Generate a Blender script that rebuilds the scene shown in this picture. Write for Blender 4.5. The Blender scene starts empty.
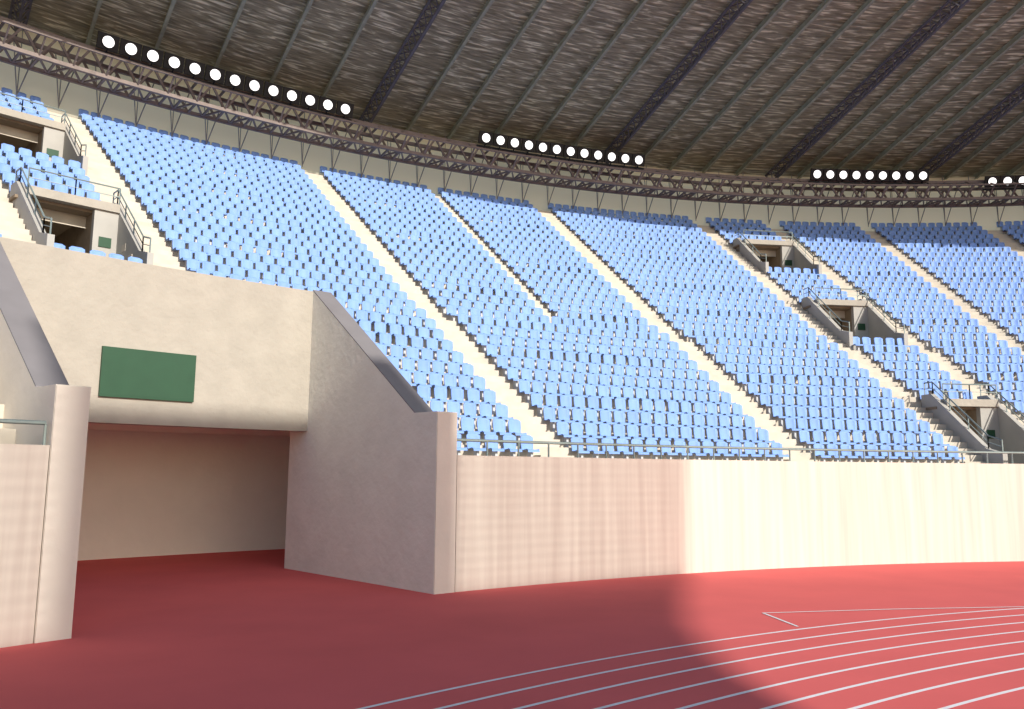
import bpy, math, random
import numpy as np
from mathutils import Vector, Matrix
random.seed(4)
rad=math.radians
CX,CY=25.9,-14.4
def P(R,th,z=0.0,cx=CX,cy=CY):
    t=rad(th); return (cx-R*math.sin(t), cy+R*math.cos(t), z)

# ------------------------------------------------ materials
def mat(name,col,rough=0.8,var=0.12,scale=(1,1,1),nscale=3.0,detail=3,bump=0.0,col2=None,metal=0.0,bscale=None,spec=0.3):
    m=bpy.data.materials.new(name); m.use_nodes=True
    nt=m.node_tree; b=nt.nodes['Principled BSDF']
    b.inputs['Roughness'].default_value=rough; b.inputs['Metallic'].default_value=metal
    b.inputs['Specular IOR Level'].default_value=spec
    tc=nt.nodes.new('ShaderNodeTexCoord'); mp=nt.nodes.new('ShaderNodeMapping')
    mp.inputs['Scale'].default_value=scale
    nt.links.new(tc.outputs['Object'],mp.inputs['Vector'])
    n=nt.nodes.new('ShaderNodeTexNoise'); n.inputs['Scale'].default_value=nscale; n.inputs['Detail'].default_value=detail
    nt.links.new(mp.outputs[0],n.inputs['Vector'])
    r=nt.nodes.new('ShaderNodeValToRGB')
    c2=col2 if col2 else tuple(max(0,c*(1-var*2)) for c in col)
    r.color_ramp.elements[0].position=0.3; r.color_ramp.elements[1].position=0.7
    r.color_ramp.elements[0].color=(*c2,1); r.color_ramp.elements[1].color=(*col,1)
    nt.links.new(n.outputs['Fac'],r.inputs['Fac'])
    nt.links.new(r.outputs[0],b.inputs['Base Color'])
    if bump>0:
        n2=nt.nodes.new('ShaderNodeTexNoise'); n2.inputs['Scale'].default_value=bscale or nscale*4; n2.inputs['Detail'].default_value=3
        nt.links.new(mp.outputs[0],n2.inputs['Vector'])
        bp=nt.nodes.new('ShaderNodeBump'); bp.inputs['Strength'].default_value=bump; bp.inputs['Distance'].default_value=0.03
        nt.links.new(n2.outputs['Fac'],bp.inputs['Height']); nt.links.new(bp.outputs[0],b.inputs['Normal'])
    return m
M={}
M['conc']=mat('cream_concrete',(0.80,0.73,0.62),0.85,0.05,nscale=0.9,detail=5,bump=0.25,bscale=5)
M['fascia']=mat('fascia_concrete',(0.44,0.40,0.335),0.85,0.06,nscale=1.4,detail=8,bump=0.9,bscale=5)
M['terr']=mat('terrace_concrete',(0.66,0.59,0.49),0.9,0.09,nscale=1.6,detail=6)
M['wall']=mat('painted_streaky_wall',(0.72,0.65,0.55),0.75,0.09,scale=(1,1,0.04),nscale=4.5,detail=8,col2=(0.60,0.51,0.43))
M['grey']=mat('side_concrete',(0.88,0.87,0.78),0.85,0.05,nscale=1.2,detail=8,bump=0.7,bscale=5)
M['vom']=mat('entrance_concrete',(0.46,0.44,0.40),0.85,0.06,nscale=1.2)
M['cap']=mat('slope_coping',(0.23,0.215,0.22),0.85,0.06,nscale=1.2)
M['tunnel']=mat('tunnel_plaster',(0.95,0.92,0.82),0.9,0.02,nscale=1.2,detail=6,bump=0.6,bscale=5)
M['track']=mat('red_track',(0.75,0.15,0.14),0.9,0.04,nscale=0.5,detail=8,spec=0.1)
M['white']=mat('white_line_paint',(0.85,0.83,0.82),0.7,0.04,nscale=3)
M['grass']=mat('grass_field',(0.06,0.12,0.03),0.95,0.2,nscale=2)
M['ground']=mat('outer_paving',(0.5,0.46,0.40),0.95,0.1,nscale=0.4)
M['seat']=mat('blue_seat_plastic',(0.235,0.39,0.79),0.55,0.07,nscale=1.3,detail=4,spec=0.25)
M['leg']=mat('seat_bracket',(0.6,0.6,0.6),0.6,0.05)
M['rail']=mat('railing_metal',(0.28,0.34,0.32),0.45,0.1,metal=0.2)
M['truss']=mat('truss_steel',(0.26,0.205,0.18),0.6,0.12)
M['rib']=mat('roof_rib_galvanised',(0.34,0.35,0.24),0.5,0.15)
M['bold']=mat('roof_truss_dark',(0.14,0.13,0.135),0.6,0.15)
M['strut']=mat('strut_steel',(0.30,0.29,0.28),0.6,0.1)
M['green']=mat('green_sign_face',(0.02,0.075,0.035),0.5,0.05)
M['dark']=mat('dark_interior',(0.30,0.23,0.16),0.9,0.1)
M['black']=mat('lamp_housing',(0.012,0.012,0.015),0.5,0.1)
def emis():
    m=bpy.data.materials.new('lamp_glass'); m.use_nodes=True
    b=m.node_tree.nodes['Principled BSDF']
    b.inputs['Base Color'].default_value=(0.9,0.9,0.88,1)
    b.inputs['Emission Color'].default_value=(1,0.98,0.95,1); b.inputs['Emission Strength'].default_value=1.6
    return m
M['lamp']=emis()
def backmat():
    m=bpy.data.materials.new('translucent_cladding'); m.use_nodes=True
    nt=m.node_tree; out=nt.nodes['Material Output']; nt.nodes.remove(nt.nodes['Principled BSDF'])
    d=nt.nodes.new('ShaderNodeBsdfDiffuse'); t=nt.nodes.new('ShaderNodeBsdfTranslucent'); mx=nt.nodes.new('ShaderNodeMixShader')
    d.inputs['Color'].default_value=(1,.88,.68,1); t.inputs['Color'].default_value=(1.0,.84,.58,1); mx.inputs[0].default_value=.7
    nt.links.new(d.outputs[0],mx.inputs[1]); nt.links.new(t.outputs[0],mx.inputs[2]); nt.links.new(mx.outputs[0],out.inputs['Surface'])
    return m
M['back']=backmat()
def roofmat():
    m=bpy.data.materials.new('roof_sheet'); m.use_nodes=True
    nt=m.node_tree; b=nt.nodes['Principled BSDF']; b.inputs['Roughness'].default_value=0.55
    uv=nt.nodes.new('ShaderNodeUVMap'); mp=nt.nodes.new('ShaderNodeMapping'); mp.inputs['Scale'].default_value=(0.9,6.0,1)
    nt.links.new(uv.outputs[0],mp.inputs['Vector'])
    n=nt.nodes.new('ShaderNodeTexNoise'); n.inputs['Scale'].default_value=1.0; n.inputs['Detail'].default_value=5; n.inputs['Distortion'].default_value=0.6
    nt.links.new(mp.outputs[0],n.inputs['Vector'])
    r=nt.nodes.new('ShaderNodeValToRGB'); e=r.color_ramp.elements
    e[0].position=0.36; e[0].color=(0.17,0.145,0.075,1); e[1].position=0.66; e[1].color=(0.74,0.68,0.44,1)
    x=e.new(0.54); x.color=(0.31,0.27,0.155,1)
    nt.links.new(n.outputs['Fac'],r.inputs['Fac']); nt.links.new(r.outputs[0],b.inputs['Base Color'])
    bp=nt.nodes.new('ShaderNodeBump'); bp.inputs['Strength'].default_value=0.8; bp.inputs['Distance'].default_value=0.15
    nt.links.new(n.outputs['Fac'],bp.inputs['Height']); nt.links.new(bp.outputs[0],b.inputs['Normal'])
    return m
M['roof']=roofmat()

# ------------------------------------------------ mesh builder
class MB:
    def __init__(s): s.v=[];s.f=[];s.m=[];s.mats=[]
    def mi(s,k):
        if k not in s.mats: s.mats.append(k)
        return s.mats.index(k)
    def add(s,vs,fs,k):
        o=len(s.v); i=s.mi(k); s.v+= [tuple(p) for p in vs]
        for f in fs: s.f.append(tuple(a+o for a in f)); s.m.append(i)
    def obj(s,name,parent=None,smooth=False):
        me=bpy.data.meshes.new(name); me.from_pydata(s.v,[],s.f)
        for k in s.mats: me.materials.append(M[k])
        me.polygons.foreach_set('material_index',s.m)
        if smooth: me.polygons.foreach_set('use_smooth',[True]*len(s.f))
        me.update()
        o=bpy.data.objects.new(name,me); bpy.context.scene.collection.objects.link(o)
        if parent: o.parent=parent
        return o
def empty(name):
    o=bpy.data.objects.new(name,None); bpy.context.scene.collection.objects.link(o); return o
def tube(mb,p,q,r,k,n=4):
    p=Vector(p);q=Vector(q);d=(q-p).normalized()
    a=d.cross(Vector((0,0,1)))
    if a.length<1e-3: a=d.cross(Vector((1,0,0)))
    a.normalize(); b=d.cross(a)
    vs=[]
    for c in (p,q):
        for i in range(n):
            t=2*math.pi*(i+.5)/n; vs.append(c+a*(r*math.cos(t))+b*(r*math.sin(t)))
    fs=[(i,(i+1)%n,n+(i+1)%n,n+i) for i in range(n)]+[tuple(range(n))[::-1],tuple(range(n,2*n))]
    mb.add(vs,fs,k)
def arcbox(mb,R0,R1,z0,z1,t0,t1,k,step=0.8,c=(CX,CY)):
    n=max(1,int(math.ceil(abs(t1-t0)/step))); vs=[];fs=[]
    for i in range(n+1):
        t=t0+(t1-t0)*i/n
        vs+=[P(R0,t,z0,*c),P(R1,t,z0,*c),P(R1,t,z1,*c),P(R0,t,z1,*c)]
    for i in range(n):
        a=4*i
        for j in range(4):
            fs.append((a+j,a+(j+1)%4,a+4+(j+1)%4,a+4+j))
    fs+=[(0,1,2,3),(4*n+3,4*n+2,4*n+1,4*n)]
    mb.add(vs,fs,k)
def radwall(mb,poly,t0,t1,k):
    n=len(poly)
    f0=t0 if callable(t0) else (lambda r:t0)
    f1=t1 if callable(t1) else (lambda r:t1)
    vs=[P(r,f0(r),z) for r,z in poly]+[P(r,f1(r),z) for r,z in poly]
    fs=[tuple(range(n)),tuple(range(2*n-1,n-1,-1))]+[(i,(i+1)%n,n+(i+1)%n,n+i) for i in range(n)]
    mb.add(vs,fs,k)
def arctube(mb,R,z,t0,t1,r,k,step=0.8,n=4):
    m=max(1,int(math.ceil(abs(t1-t0)/step)))
    for i in range(m):
        a=t0+(t1-t0)*i/m; b=t0+(t1-t0)*(i+1)/m
        tube(mb,P(R,a,z),P(R,b,z),r,k,n)

TMIN,TMAX=-50.0,74.0
# ------------------------------------------------ ground
def disc(name,R,z,k,cx,cy,n=180):
    mb=MB(); vs=[(cx+R*math.cos(2*math.pi*i/n),cy+R*math.sin(2*math.pi*i/n),z) for i in range(n)]
    mb.add(vs,[tuple(range(n))],k); return mb.obj(name)
mb=MB(); mb.add([(-900,-900,0),(900,-900,0),(900,900,0),(-900,900,0)],[(0,1,2,3)],'ground'); mb.obj('ground')
disc('running_track',66,0.004,'track',CX,CY)
TCX,TCY=24.05,-15.7
disc('infield_grass',26,0.008,'grass',TCX,TCY)
mb=MB()
def arcsheet(mb,R0,R1,z,t0,t1,k,c,step=0.6):
    n=int(abs(t1-t0)/step)+1; vs=[];fs=[]
    for i in range(n+1):
        t=t0+(t1-t0)*i/n; vs+=[P(R0,t,z,*c),P(R1,t,z,*c)]
    fs=[(2*i,2*i+1,2*i+3,2*i+2) for i in range(n)]
    mb.add(vs,fs,k)
for j in range(10):
    R=37.25-0.66*j
    arcsheet(mb,R-0.036,R+0.036,0.0085,120,-60,'white',(TCX,TCY))
def strip(mb,a,b,w,z,k):
    a=Vector(a);b=Vector(b);d=(b-a).normalized();n=Vector((-d.y,d.x))*w
    mb.add([(a.x+n.x,a.y+n.y,z),(b.x+n.x,b.y+n.y,z),(b.x-n.x,b.y-n.y,z),(a.x-n.x,a.y-n.y,z)],[(0,1,2,3)],k)
strip(mb,(5.49,18.5),(5.70,16.95),0.03,0.0125,'white')
pts=[(5.46,18.5),(8.6,19.15),(11.7,19.6),(15,19.85),(19,19.9),(24,19.7)]
for a,b in zip(pts,pts[1:]): strip(mb,a,b,0.03,0.0165,'white')
mb.obj('track_lane_markings')

# ------------------------------------------------ rows
def tf(r): return 38.15+(r-45)*0.115
def tb(r): return tf(r)-math.degrees(.62/r)
NR=34; RISE=0.51; Z0=3.25
def RR(i): return 46+0.75*i+(0.4 if i>=12 else 0)
def ZZ(i): return Z0+RISE*i
AISLES=[(74,.3,0),(66,.6,0),(57,.6,0),(46.7,.55,0),(42.3,.8,0),(31.9,.62,0),(25.6,.3,12),(19.7,.62,0),(10.4,.58,0),(6.0,.58,0),(0.6,.5,0),(-6.3,.6,0),(-15.5,.6,0),(-24,.6,0),(-28.4,.6,0),(-38,.6,0),(-50,.3,0)]
VH=1.62
VOMS=[(44.5,12),(44.5,23),(8.2,0),(8.2,12),(8.2,23),(-26.2,0),(-26.2,12),(-26.2,23)]
GA,GB=37.2,49.2
def excl(i):
    e=[]
    if i<8:
        e.append((tb(RR(i))+.15,GB))
    for c,j in VOMS:
        if j<=i<j+5: e.append((c-VH,c+VH))
    return e
def sub(lo,hi,ex):
    segs=[(lo,hi)]
    for a,b in ex:
        n=[]
        for s,t in segs:
            if b<=s or a>=t: n.append((s,t)); continue
            if a>s: n.append((s,a))
            if b<t: n.append((b,t))
        segs=n
    return segs
stand=empty('grandstand')
mb=MB()
for i in range(NR):
    r0,r1,z=RR(i),RR(i+1),ZZ(i)
    ex=excl(i)
    for s,t in sub(TMIN,TMAX,ex):
        n=max(1,int((t-s)/1.0)+1); vs=[];fs=[]
        zb=z-RISE if i>0 else 2.4
        for k in range(n+1):
            a=s+(t-s)*k/n
            vs+=[P(r0,a,zb),P(r0,a,z),P(r1,a,z)]
        for k in range(n):
            a=3*k; fs+=[(a,a+1,a+4,a+3),(a+1,a+2,a+5,a+4)]
        mb.add(vs,fs,'terr')
for s,t in sub(TMIN,TMAX,[(GA+.3,GB)]):
    arcbox(mb,45.34,45.98,2.3,3.0,s,t,'terr')
for th,hw,first in AISLES:
    for i in range(first,NR-1):
        if i<8 and GA-.5<th<GB+.5: continue
        re=RR(i+1); a=math.degrees(hw/re)
        arcbox(mb,re-0.37,re+0.01,ZZ(i)+0.002,ZZ(i)+RISE/2,th-a,th+a,'terr',step=2)
mb.obj('terrace_steps',stand)

# ------------------------------------------------ seats
def seat_template():
    vs=[];fs=[];ms=[]
    def grid(pts,nu,nv,m,flip=False):
        o=len(vs); vs.extend(pts)
        for a in range(nu-1):
            for b in range(nv-1):
                q=(o+a*nv+b,o+(a+1)*nv+b,o+(a+1)*nv+b+1,o+a*nv+b+1)
                fs.append(q[::-1] if flip else q); ms.append(m)
    xs=[-.225,-.15,0,.15,.225]; zs=[.40,.60,.78,.85]
    def bk(off):
        pts=[]
        for x in xs:
            for k,z in enumerate(zs):
                zz=z; xx=x
                if k==3: zz=z-(0.06 if abs(x)>.2 else 0.01 if abs(x)>.1 else 0); xx=x*0.93
                if k==0: xx=x*0.9
                y=0.42+0.10*(zz-.4)-0.07*(x/.225)**2*1.0+off
                pts.append((xx,y,zz))
        return pts
    f=bk(0);b=bk(0.03)
    grid(f,5,4,0); grid(b,5,4,0,True)
    def idx(o,a,c): return o+a*4+c
    per=[(a,3) for a in range(5)]
    o0=0;o1=20
    def rim(seq):
        for (a,c),(d,e) in zip(seq,seq[1:]):
            fs.append((idx(o0,a,c),idx(o0,d,e),idx(o1,d,e),idx(o1,a,c))); ms.append(0)
    rim([(0,0),(0,1),(0,2),(0,3)]); rim(per); rim([(4,3),(4,2),(4,1),(4,0)])
    px=[-.225,-.12,.12,.225]
    prof=[(0.43,.40),(0.25,.385),(0.08,.41),(0.0,.40),(-0.02,.33)]
    pts=[]
    for x in px:
        for k,(y,z) in enumerate(prof):
            e=abs(x)>.2
            pts.append((x*(0.93 if k>=3 else 1),y+(0.035 if e and k>=3 else 0),z+(0.02 if e and k in(1,2) else 0)))
    grid(pts,4,5,0)
    o=len(vs)
    for x in(-.04,.04):
        for y in(.12,.30):
            for z in(0,.37): vs.append((x,y,z))
    for q in [(0,1,3,2),(4,6,7,5),(0,4,5,1),(2,3,7,6)]:
        fs.append(tuple(o+a for a in q)); ms.append(1)
    return np.array(vs),np.array(fs),np.array(ms)
SV,SF,SM=seat_template()
places=[]
for i in range(NR):
    Rs=RR(i)+0.5+(0.25 if i==11 else 0)
    bounds=[a for a in AISLES if i>=a[2]]
    items=[(a[0],math.degrees(a[1]/Rs)) for a in bounds]
    vex=excl(i)
    if i<9: vex=vex+[(49.1,54)]
    for (a,wa),(b,wb) in zip(items,items[1:]):
        hi=a-wa; lo=b+wb
        e2=[(s-(0.35 if t-s>5 else .12),t+0.12) for s,t in vex]
        for s,t in sub(lo,hi,e2):
            L=rad(t-s)*Rs
            n=int(L/0.545)
            if n<1: continue
            for k in range(n):
                places.append((Rs,s+(t-s)*(k+.5)/n,ZZ(i)))
pl=np.array(places); N=len(pl)
rs=np.random.RandomState(1)
th=np.radians(pl[:,1])
base=np.stack([CX-(pl[:,0]-.25)*np.sin(th),CY+(pl[:,0]-.25)*np.cos(th),pl[:,2]+0.001],1)
ta=th+rs.normal(0,.025,N)
ex_=np.stack([np.cos(ta),np.sin(ta),0*th],1)
ey_=np.stack([-np.sin(ta),np.cos(ta),0*th],1)
V=base[:,None,:]+SV[None,:,0:1]*ex_[:,None,:]+SV[None,:,1:2]*ey_[:,None,:]
V[:,:,2]+=SV[None,:,2]
nv=len(SV); F=SF[None]+ (np.arange(N)*nv)[:,None,None]
V=V.reshape(-1,3); F=F.reshape(-1,4)
me=bpy.data.meshes.new('stadium_seats')
me.vertices.add(len(V)); me.vertices.foreach_set('co',V.ravel().astype(np.float32))
me.loops.add(F.size); me.loops.foreach_set('vertex_index',F.ravel().astype(np.int32))
me.polygons.add(len(F)); me.polygons.foreach_set('loop_start',(np.arange(len(F))*4).astype(np.int32))
me.polygons.foreach_set('loop_total',np.full(len(F),4,dtype=np.int32))
me.materials.append(M['seat']); me.materials.append(M['leg'])
me.polygons.foreach_set('material_index',np.tile(SM,N).astype(np.int32))
me.polygons.foreach_set('use_smooth',np.tile(SM==0,N))
me.update(calc_edges=True)
so=bpy.data.objects.new('stadium_seats',me); bpy.context.scene.collection.objects.link(so)
print('seats',N)

# ------------------------------------------------ vomitories
def railing(mb,pts,h,r=0.03,post=1.2,mid=True,n=5):
    for a,b in zip(pts,pts[1:]):
        a=Vector(a);b=Vector(b);L=(b-a).length
        up=Vector((0,0,h))
        tube(mb,a+up,b+up,r,'rail',n)
        if mid: tube(mb,a+up*.5,b+up*.5,r*.6,'rail',4)
        m=max(1,int(L/post))
        for k in range(m+1):
            c=a+(b-a)*k/m; tube(mb,c,c+up,r*.8,'rail',4)
for c,j in VOMS:
    mb=MB(); rf,rb=RR(j),RR(j+5); zf,zb=ZZ(j)-0.25,ZZ(j+5)
    w=math.degrees(0.2/rf)
    arcbox(mb,rf,rb+4,zf-0.2,zf,c-VH,c+VH,'vom',2)
    arcbox(mb,rf,rf+0.12,zf+.004,zf+0.3,c-VH,c+VH,'vom',2)
    for s in(-1,1):
        t0=c+s*VH; t1=t0-s*w
        poly=[(rf-.3,ZZ(j)-RISE-.1),(rb+.3,zf-.5),(rb+.3,zb+.55),(rb-.3,zb+.55),(rf+.5,ZZ(j)+.75),(rf-.3,ZZ(j)+.55)]
        radwall(mb,poly,t0,t1,'vom')
        tm=(t0+t1)/2
        railing(mb,[P(rf-.2,tm,ZZ(j)+.55),P(rf+.5,tm,ZZ(j)+.75),P(rb-.3,tm,zb+.55),P(rb+.2,tm,zb+.55)],0.5)
    tl=c+VH-w; tr=c-VH+w; tm=tr+math.degrees(0.8/rb)
    rp=rb-.9
    arcbox(mb,rp,rp+.25,zf+.003,zb-.002,tr,tm,'vom',2)
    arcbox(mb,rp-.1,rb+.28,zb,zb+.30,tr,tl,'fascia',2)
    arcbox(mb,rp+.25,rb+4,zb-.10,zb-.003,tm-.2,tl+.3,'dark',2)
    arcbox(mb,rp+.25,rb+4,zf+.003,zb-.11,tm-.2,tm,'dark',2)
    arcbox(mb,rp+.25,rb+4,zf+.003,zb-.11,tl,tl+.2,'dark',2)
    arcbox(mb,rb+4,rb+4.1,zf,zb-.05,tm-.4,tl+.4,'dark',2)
    railing(mb,[P(rp+.05,c-VH+.2,zb+.30),P(rp+.05,c,zb+.30),P(rp+.05,c+VH-.2,zb+.30)],0.62)
    t=(tr+tm)/2
    arcbox(mb,rp-.04,rp-.003,zf+1.5,zf+1.85,t-.2,t+.2,'green',2)
    mb.obj('vomitory_entrance')

# ------------------------------------------------ perimeter wall + railing
mb=MB(); arcbox(mb,45,45.32,0,3.42,TMIN,37.33,'wall',0.7); mb.obj('perimeter_wall')
mb=MB(); arcbox(mb,45,45.32,0,3.42,49.4,TMAX,'wall',0.7); mb.obj('perimeter_wall')
for s,t in((TMIN,37.3),(49.45,TMAX)):
    mb=MB()
    arctube(mb,45.16,3.82,s,t,0.04,'rail',0.7,6)
    n=int((t-s)/1.3)
    for k in range(n+1):
        a=s+(t-s)*k/n; tube(mb,P(45.16,a,3.42),P(45.16,a,3.80),0.028,'rail',5)
    mb.obj('wall_railing')

# ------------------------------------------------ gate
gate=empty('tunnel_gate')
poly=[(45,0),(52.3,0),(52.3,8.62),(51.3,8.62),(45.95,4.52),(45,4.52)]
capp=[(45.95,4.523),(51.3,8.623),(51.3,8.655),(45.95,4.555)]
mb=MB(); radwall(mb,poly,tf,tb,'grey'); radwall(mb,capp,tf,tb,'cap'); mb.obj('side_wall',gate)
mb=MB(); radwall(mb,poly,48.6,49.38,'conc'); radwall(mb,capp,48.6,49.38,'cap'); mb.obj('side_wall_b',gate)
mb=MB(); arcbox(mb,44.975,44.998,0.0,4.5,tf(45)-.01,tb(45)+.01,'conc'); arcbox(mb,44.975,44.998,0,4.5,48.61,49.37,'conc'); mb.obj('pillar_faces',gate)
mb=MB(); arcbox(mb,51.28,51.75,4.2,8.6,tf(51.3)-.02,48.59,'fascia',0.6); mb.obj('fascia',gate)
mb=MB(); arcbox(mb,51.76,58.4,4.32,4.6,30,49.0,'tunnel'); mb.obj('soffit',gate)
mb=MB(); arcbox(mb,58.4,58.7,0,4.6,28,60,'tunnel'); mb.obj('tunnel_back_wall',gate)
mb=MB(); arcbox(mb,51.2,51.279,4.88,6.2,42.85,45.65,'green'); mb.obj('green_sign')

# ------------------------------------------------ back wall, struts
mb=MB()
n=124; vs=[];RW=RR(NR)
for i in range(n+1):
    t=TMIN+(TMAX-TMIN)*i/n; vs+=[P(RW,t,19.5),P(RW,t,24.3)]
mb.add(vs,[(2*i,2*i+1,2*i+3,2*i+2) for i in range(n)],'back'); mb.obj('back_wall')
mb=MB(); RW=RR(NR)-.1
t=TMIN+1
while t<TMAX-1:
    a=P(RW,t,20.7)
    tube(mb,a,P(RW-.9,t-.42,23.0),.03,'strut'); tube(mb,a,P(RW-.9,t+.42,23.0),.03,'strut')
    tube(mb,P(RW,t,20.6),P(RW,t,24.4),.025,'strut')
    t+=1.45
mb.obj('roof_struts')

# ------------------------------------------------ ring truss
mb=MB()
Ri,Ro,zl,zh=69.4,70.9,21.85,23.05
st=1.2; n=int((TMAX-TMIN)/st)
for R,z in((Ri,zl),(Ri,zh),(Ro,zl),(Ro,zh)): arctube(mb,R,z,TMIN,TMAX,.13,'truss',st/2)
for k in range(n):
    a=TMIN+k*st; b=a+st; m=(a+b)/2
    for R in(Ri,Ro):
        tube(mb,P(R,a,zl),P(R,m,zh),.075,'truss'); tube(mb,P(R,m,zh),P(R,b,zl),.075,'truss')
    for q in(a,m): tube(mb,P(Ri,q,zl),P(Ro,q,zl),.07,'truss')
    tube(mb,P(Ri,a,zl),P(Ro,m,zl),.06,'truss'); tube(mb,P(Ri,b,zl),P(Ro,m,zl),.06,'truss')
    tube(mb,P(Ri,a,zh),P(Ro,a,zh),.07,'truss')
arctube(mb,68.4,22.5,TMIN,TMAX,.07,'truss',st/2)
for k in range(n):
    a=TMIN+k*st; tube(mb,P(68.4,a,22.5),P(Ri,a,zh),.05,'truss'); tube(mb,P(68.4,a,22.5),P(Ri,a,zl),.05,'truss')
mb.obj('ring_truss')

# ------------------------------------------------ roof
def roofpt(th,d,dz=0):
    b=P(72,th); ph=rad(15+.5*th)
    return (b[0]+math.sin(ph)*d,b[1]-math.cos(ph)*d,24.5+.24*d-.0003*d*d+dz)
def DLf(th): return max(14.4,18.2-max(0,th-2)*0.13)
roof=empty('stadium_roof')
ths=np.arange(TMIN,TMAX+.01,1.0); nd=12
vs=[];fs=[];uvs=[]
for a in ths:
    for d in np.linspace(-1.6,DLf(a),nd): vs.append(roofpt(a,d)); uvs.append((a*1.1,d))
for i in range(len(ths)-1):
    for j in range(nd-1): fs.append((i*nd+j,(i+1)*nd+j,(i+1)*nd+j+1,i*nd+j+1))
me=bpy.data.meshes.new('roof_sheet'); me.from_pydata(vs,[],fs); me.materials.append(M['roof'])
uvl=me.uv_layers.new(name='UVMap')
for l in me.loops: uvl.data[l.index].uv=uvs[l.vertex_index]
o=bpy.data.objects.new('roof_sheet',me); bpy.context.scene.collection.objects.link(o); o.parent=roof
bolds=[72,58.5,44,29.2,16,5.9,-2.5,-11,-20,-30,-40,-49]
mb=MB(); mr=MB()
def box_along(mb,th,w,dz0,dz1,k,d0=-1.0,seg=4):
    d1=DLf(th)
    vs=[];fs=[]
    ph=rad(15+.5*th); tx,ty=math.cos(ph),math.sin(ph)
    for i in range(seg+1):
        d=d0+(d1-d0)*i/seg
        for sx,dz in((-w,dz0),(w,dz0),(w,dz1),(-w,dz1)):
            p=roofpt(th,d,dz); vs.append((p[0]+tx*sx,p[1]+ty*sx,p[2]))
    for i in range(seg):
        a=4*i
        for j in range(4): fs.append((a+j,a+(j+1)%4,a+4+(j+1)%4,a+4+j))
    fs+=[(0,1,2,3),(4*seg+3,4*seg+2,4*seg+1,4*seg)]
    mb.add(vs,fs,k)
for b0,b1 in zip(bolds,bolds[1:]):
    ph=rad(15+.5*b0); tx,ty=math.cos(ph),math.sin(ph); DL=DLf(b0)
    def q(d,s,dz):
        p=roofpt(b0,d,dz); return (p[0]+tx*s,p[1]+ty*s,p[2])
    for s,dz in((-.35,-.25),(.35,-.25),(0,-.85)):
        for i in range(4):
            d0=-1+(DL+1)*i/4; d1=-1+(DL+1)*(i+1)/4
            tube(mb,q(d0,s,dz),q(d1,s,dz),.08,'bold')
    m=int(DL/.7)
    for i in range(m):
        d0=i*.7; d1=d0+.35; d2=d0+.7
        for s in(-.35,.35):
            tube(mb,q(d0,s,-.25),q(d1,0,-.85),.04,'bold'); tube(mb,q(d1,0,-.85),q(d2,s,-.25),.04,'bold')
        tube(mb,q(d0,-.35,-.25),q(d2,.35,-.25),.035,'bold')
    nn=6 if b0-b1>11 else 5
    for k in range(1,nn):
        t=b0+(b1-b0)*k/nn
        box_along(mr,t,.03,-.04,-.36,'rib'); box_along(mr,t,.09,-.362,-.40,'rib')
mb.obj('main_rib_trusses',roof); mr.obj('secondary_ribs',roof)
mb=MB()
for i in range(len(ths)-1):
    tube(mb,roofpt(ths[i],DLf(ths[i]),-.1),roofpt(ths[i+1],DLf(ths[i+1]),-.1),.2,'truss')
mb.obj('edge_beam',roof)

# ------------------------------------------------ floodlights
def lamps(t0,t1,n,z=23.5):
    mb=MB(); R=69.0
    sg=.4*(1 if t0>t1 else -1)
    arcbox(mb,R+.2,R+.35,z-.5,z-.42,t0+sg,t1-sg,'black')
    hs=0.5*rad(abs(t0-t1)/(n-1))*R*0.93
    for k in range(n):
        t=t0+(t1-t0)*k/(n-1)
        c=Vector(P(R,t,z)); inw=(Vector((CX,CY,z-18))-c).normalized()
        a=inw.cross(Vector((0,0,1))).normalized(); b=a.cross(inw)
        def ring(r,off,nn=14): return [c+inw*off+a*(r*math.cos(2*math.pi*i/nn))+b*(r*math.sin(2*math.pi*i/nn)) for i in range(nn)]
        nn=14
        sq=lambda h,off:[c+inw*off+a*(h*sx)+b*(min(h,.38)*sy) for sx,sy in((-1,-1),(1,-1),(1,1),(-1,1))]
        vs=sq(hs*.6,-.35)+sq(hs,-.08)+sq(hs,.06)
        mb.add(vs,[(3,2,1,0)]+[(L*4+i,L*4+(i+1)%4,L*4+4+(i+1)%4,L*4+4+i) for L in(0,1) for i in range(4)]+[(8,9,10,11)],'black')
        rr=min(hs*.84,.31)
        r1=ring(rr,.062);r2=ring(rr,.12);r3=ring(rr*.9,.12);r4=ring(rr*.88,.08)
        vs=r1+r2+r3+r4; fs=[]
        for L in range(3): fs+=[(L*nn+i,L*nn+(i+1)%nn,(L+1)*nn+(i+1)%nn,(L+1)*nn+i) for i in range(nn)]
        mb.add(vs,fs,'black'); mb.add(ring(rr*.89,.085),[tuple(range(nn))],'lamp')
        tube(mb,c+Vector((0,0,-.35)),Vector(P(69.4,t,zh-.1)),.04,'black')
    mb.obj('floodlight_row')
lamps(41.3,31.0,13,23.45); lamps(23.6,14.8,12); lamps(4.2,-1.9,9,23.4); lamps(-5.7,-13,10,22.9); lamps(60,50,12)

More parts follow.
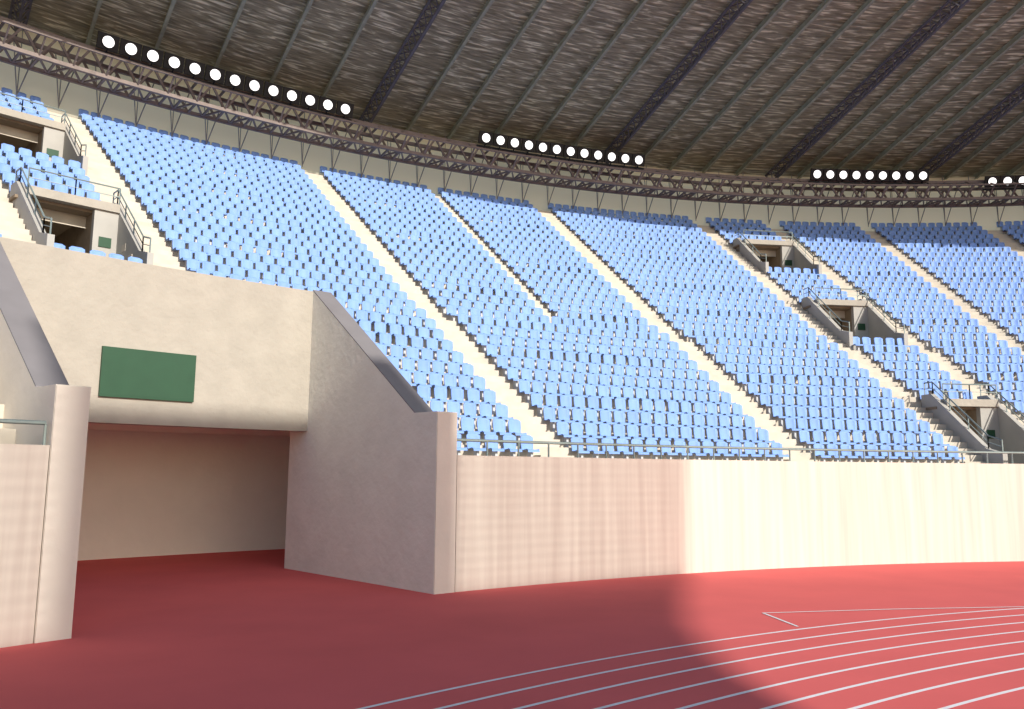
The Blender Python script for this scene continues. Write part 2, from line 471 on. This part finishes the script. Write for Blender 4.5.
# ------------------------------------------------ added unseen sun blocker, outline shaped to shade track and gate
AZ=rad(43); SE=rad(25.5); tn=math.tan(SE)
av=Vector((-math.sin(AZ),math.cos(AZ))); ev=Vector((math.cos(AZ),math.sin(AZ))); v0=-45.0
def uv_(x,y): p=Vector((x,y)); return p.dot(ev),p.dot(av)
def ZV(v,h=0): return (v-v0)*tn+h
bound=[(5.40,25.6),(4.5,22.8),(3.86,20.2),(3.35,17.3),(3.2,14.65),(3.3,12.6),(3.60,10.9),(4.4,8.9)]
low=[]
for x,y in bound:
    u,v=uv_(x,y); low.append((u,ZV(v)))
cu,cv=uv_(CX,CY)
def wallv(u,R=45.0): return cv+math.sqrt(R*R-(u-cu)**2)
us=[low[0][0],19,17,15,13.6]
outl=[(u,ZV(wallv(u),0.05)) for u in us]
outl+=[(u,ZV(wallv(u,51.28),4.62)) for u in (13.55,12,10,8,6,4.4)]
outl+=[(4.35,ZV(wallv(4.4),.05)),(0,ZV(wallv(0),.05)),(-15,ZV(wallv(-15),.05)),(-15,ZV(-1)),(low[-1][0]-.3,ZV(-1))]
outline=outl+low[::-1][:-1]
def W(u,v,z): p=ev*u+av*v; return (p.x,p.y,z)
blocker=empty('shadow_blocker')
n=len(outline)
mb=MB()
mb.add([W(u,v0,z) for u,z in outline]+[W(u,v0-.3,z) for u,z in outline],
  [tuple(range(n))[::-1],tuple(range(n,2*n))]+[(i,(i+1)%n,n+(i+1)%n,n+i) for i in range(n)],'conc')
mb.obj('blocker_panel',blocker)
mb=MB()
def sun_slats(ua,ub,h0,h1,nseg):
    z=h0
    while z<h1:
        for i in range(nseg):
            a=ua+(ub-ua)*i/nseg; b=ua+(ub-ua)*(i+1)/nseg
            za=ZV(wallv(a),z+.05); zb=ZV(wallv(b),z+.05)
            mb.add([W(a,v0,za),W(b,v0,zb),W(b,v0,zb+.13),W(a,v0,za+.13),W(a,v0-.05,za),W(b,v0-.05,zb),W(b,v0-.05,zb+.13),W(a,v0-.05,za+.13)],
              [(0,1,2,3),(7,6,5,4),(0,4,5,1),(3,2,6,7),(0,3,7,4),(1,5,6,2)],'conc')
        z+=.27
sun_slats(low[0][0],13.57,.12,3.8,5)  # added slats, spaced to let part of the sun onto the wall
sun_slats(4.33,-15,.12,4.6,5)
mb.obj('blocker_slats',blocker)
mb=MB()
for u in(-13,-4,6): tube(mb,W(u,v0-1,0),W(u,v0-1,ZV(0)),.5,'conc',8)  # posts added under the unseen sun blocker
mb.obj('blocker_posts',blocker)

# ------------------------------------------------ light
w=bpy.data.worlds.new('World'); bpy.context.scene.world=w; w.use_nodes=True
nt=w.node_tree; bg=nt.nodes['Background']
sky=nt.nodes.new('ShaderNodeTexSky'); sky.sky_type='NISHITA'; sky.sun_disc=False
L=Vector((av.x,av.y,0))*math.cos(SE)+Vector((0,0,-math.sin(SE)))
toS=-L
sky.sun_elevation=SE; sky.sun_rotation=math.atan2(toS.x,toS.y)
nt.links.new(sky.outputs[0],bg.inputs['Color']); bg.inputs['Strength'].default_value=0.145
sd=bpy.data.lights.new('sun','SUN'); sd.energy=4.9; sd.angle=rad(.5); sd.color=(1,.95,.87)
sun=bpy.data.objects.new('sun',sd); bpy.context.scene.collection.objects.link(sun)
sun.rotation_euler=L.to_track_quat('-Z','Y').to_euler()

cam=bpy.data.cameras.new('camera'); cam.lens=29.04; cam.sensor_width=36; cam.clip_end=3000
co=bpy.data.objects.new('camera',cam); bpy.context.scene.collection.objects.link(co)
co.matrix_world=Matrix.Translation((0,0,3.0)) @ Matrix.Rotation(rad(90+8.1),4,'X') @ Matrix.Rotation(rad(0.4),4,'Z')
sc=bpy.context.scene; sc.camera=co
sc.view_settings.view_transform='Standard'; sc.view_settings.look='None'; sc.view_settings.exposure=0
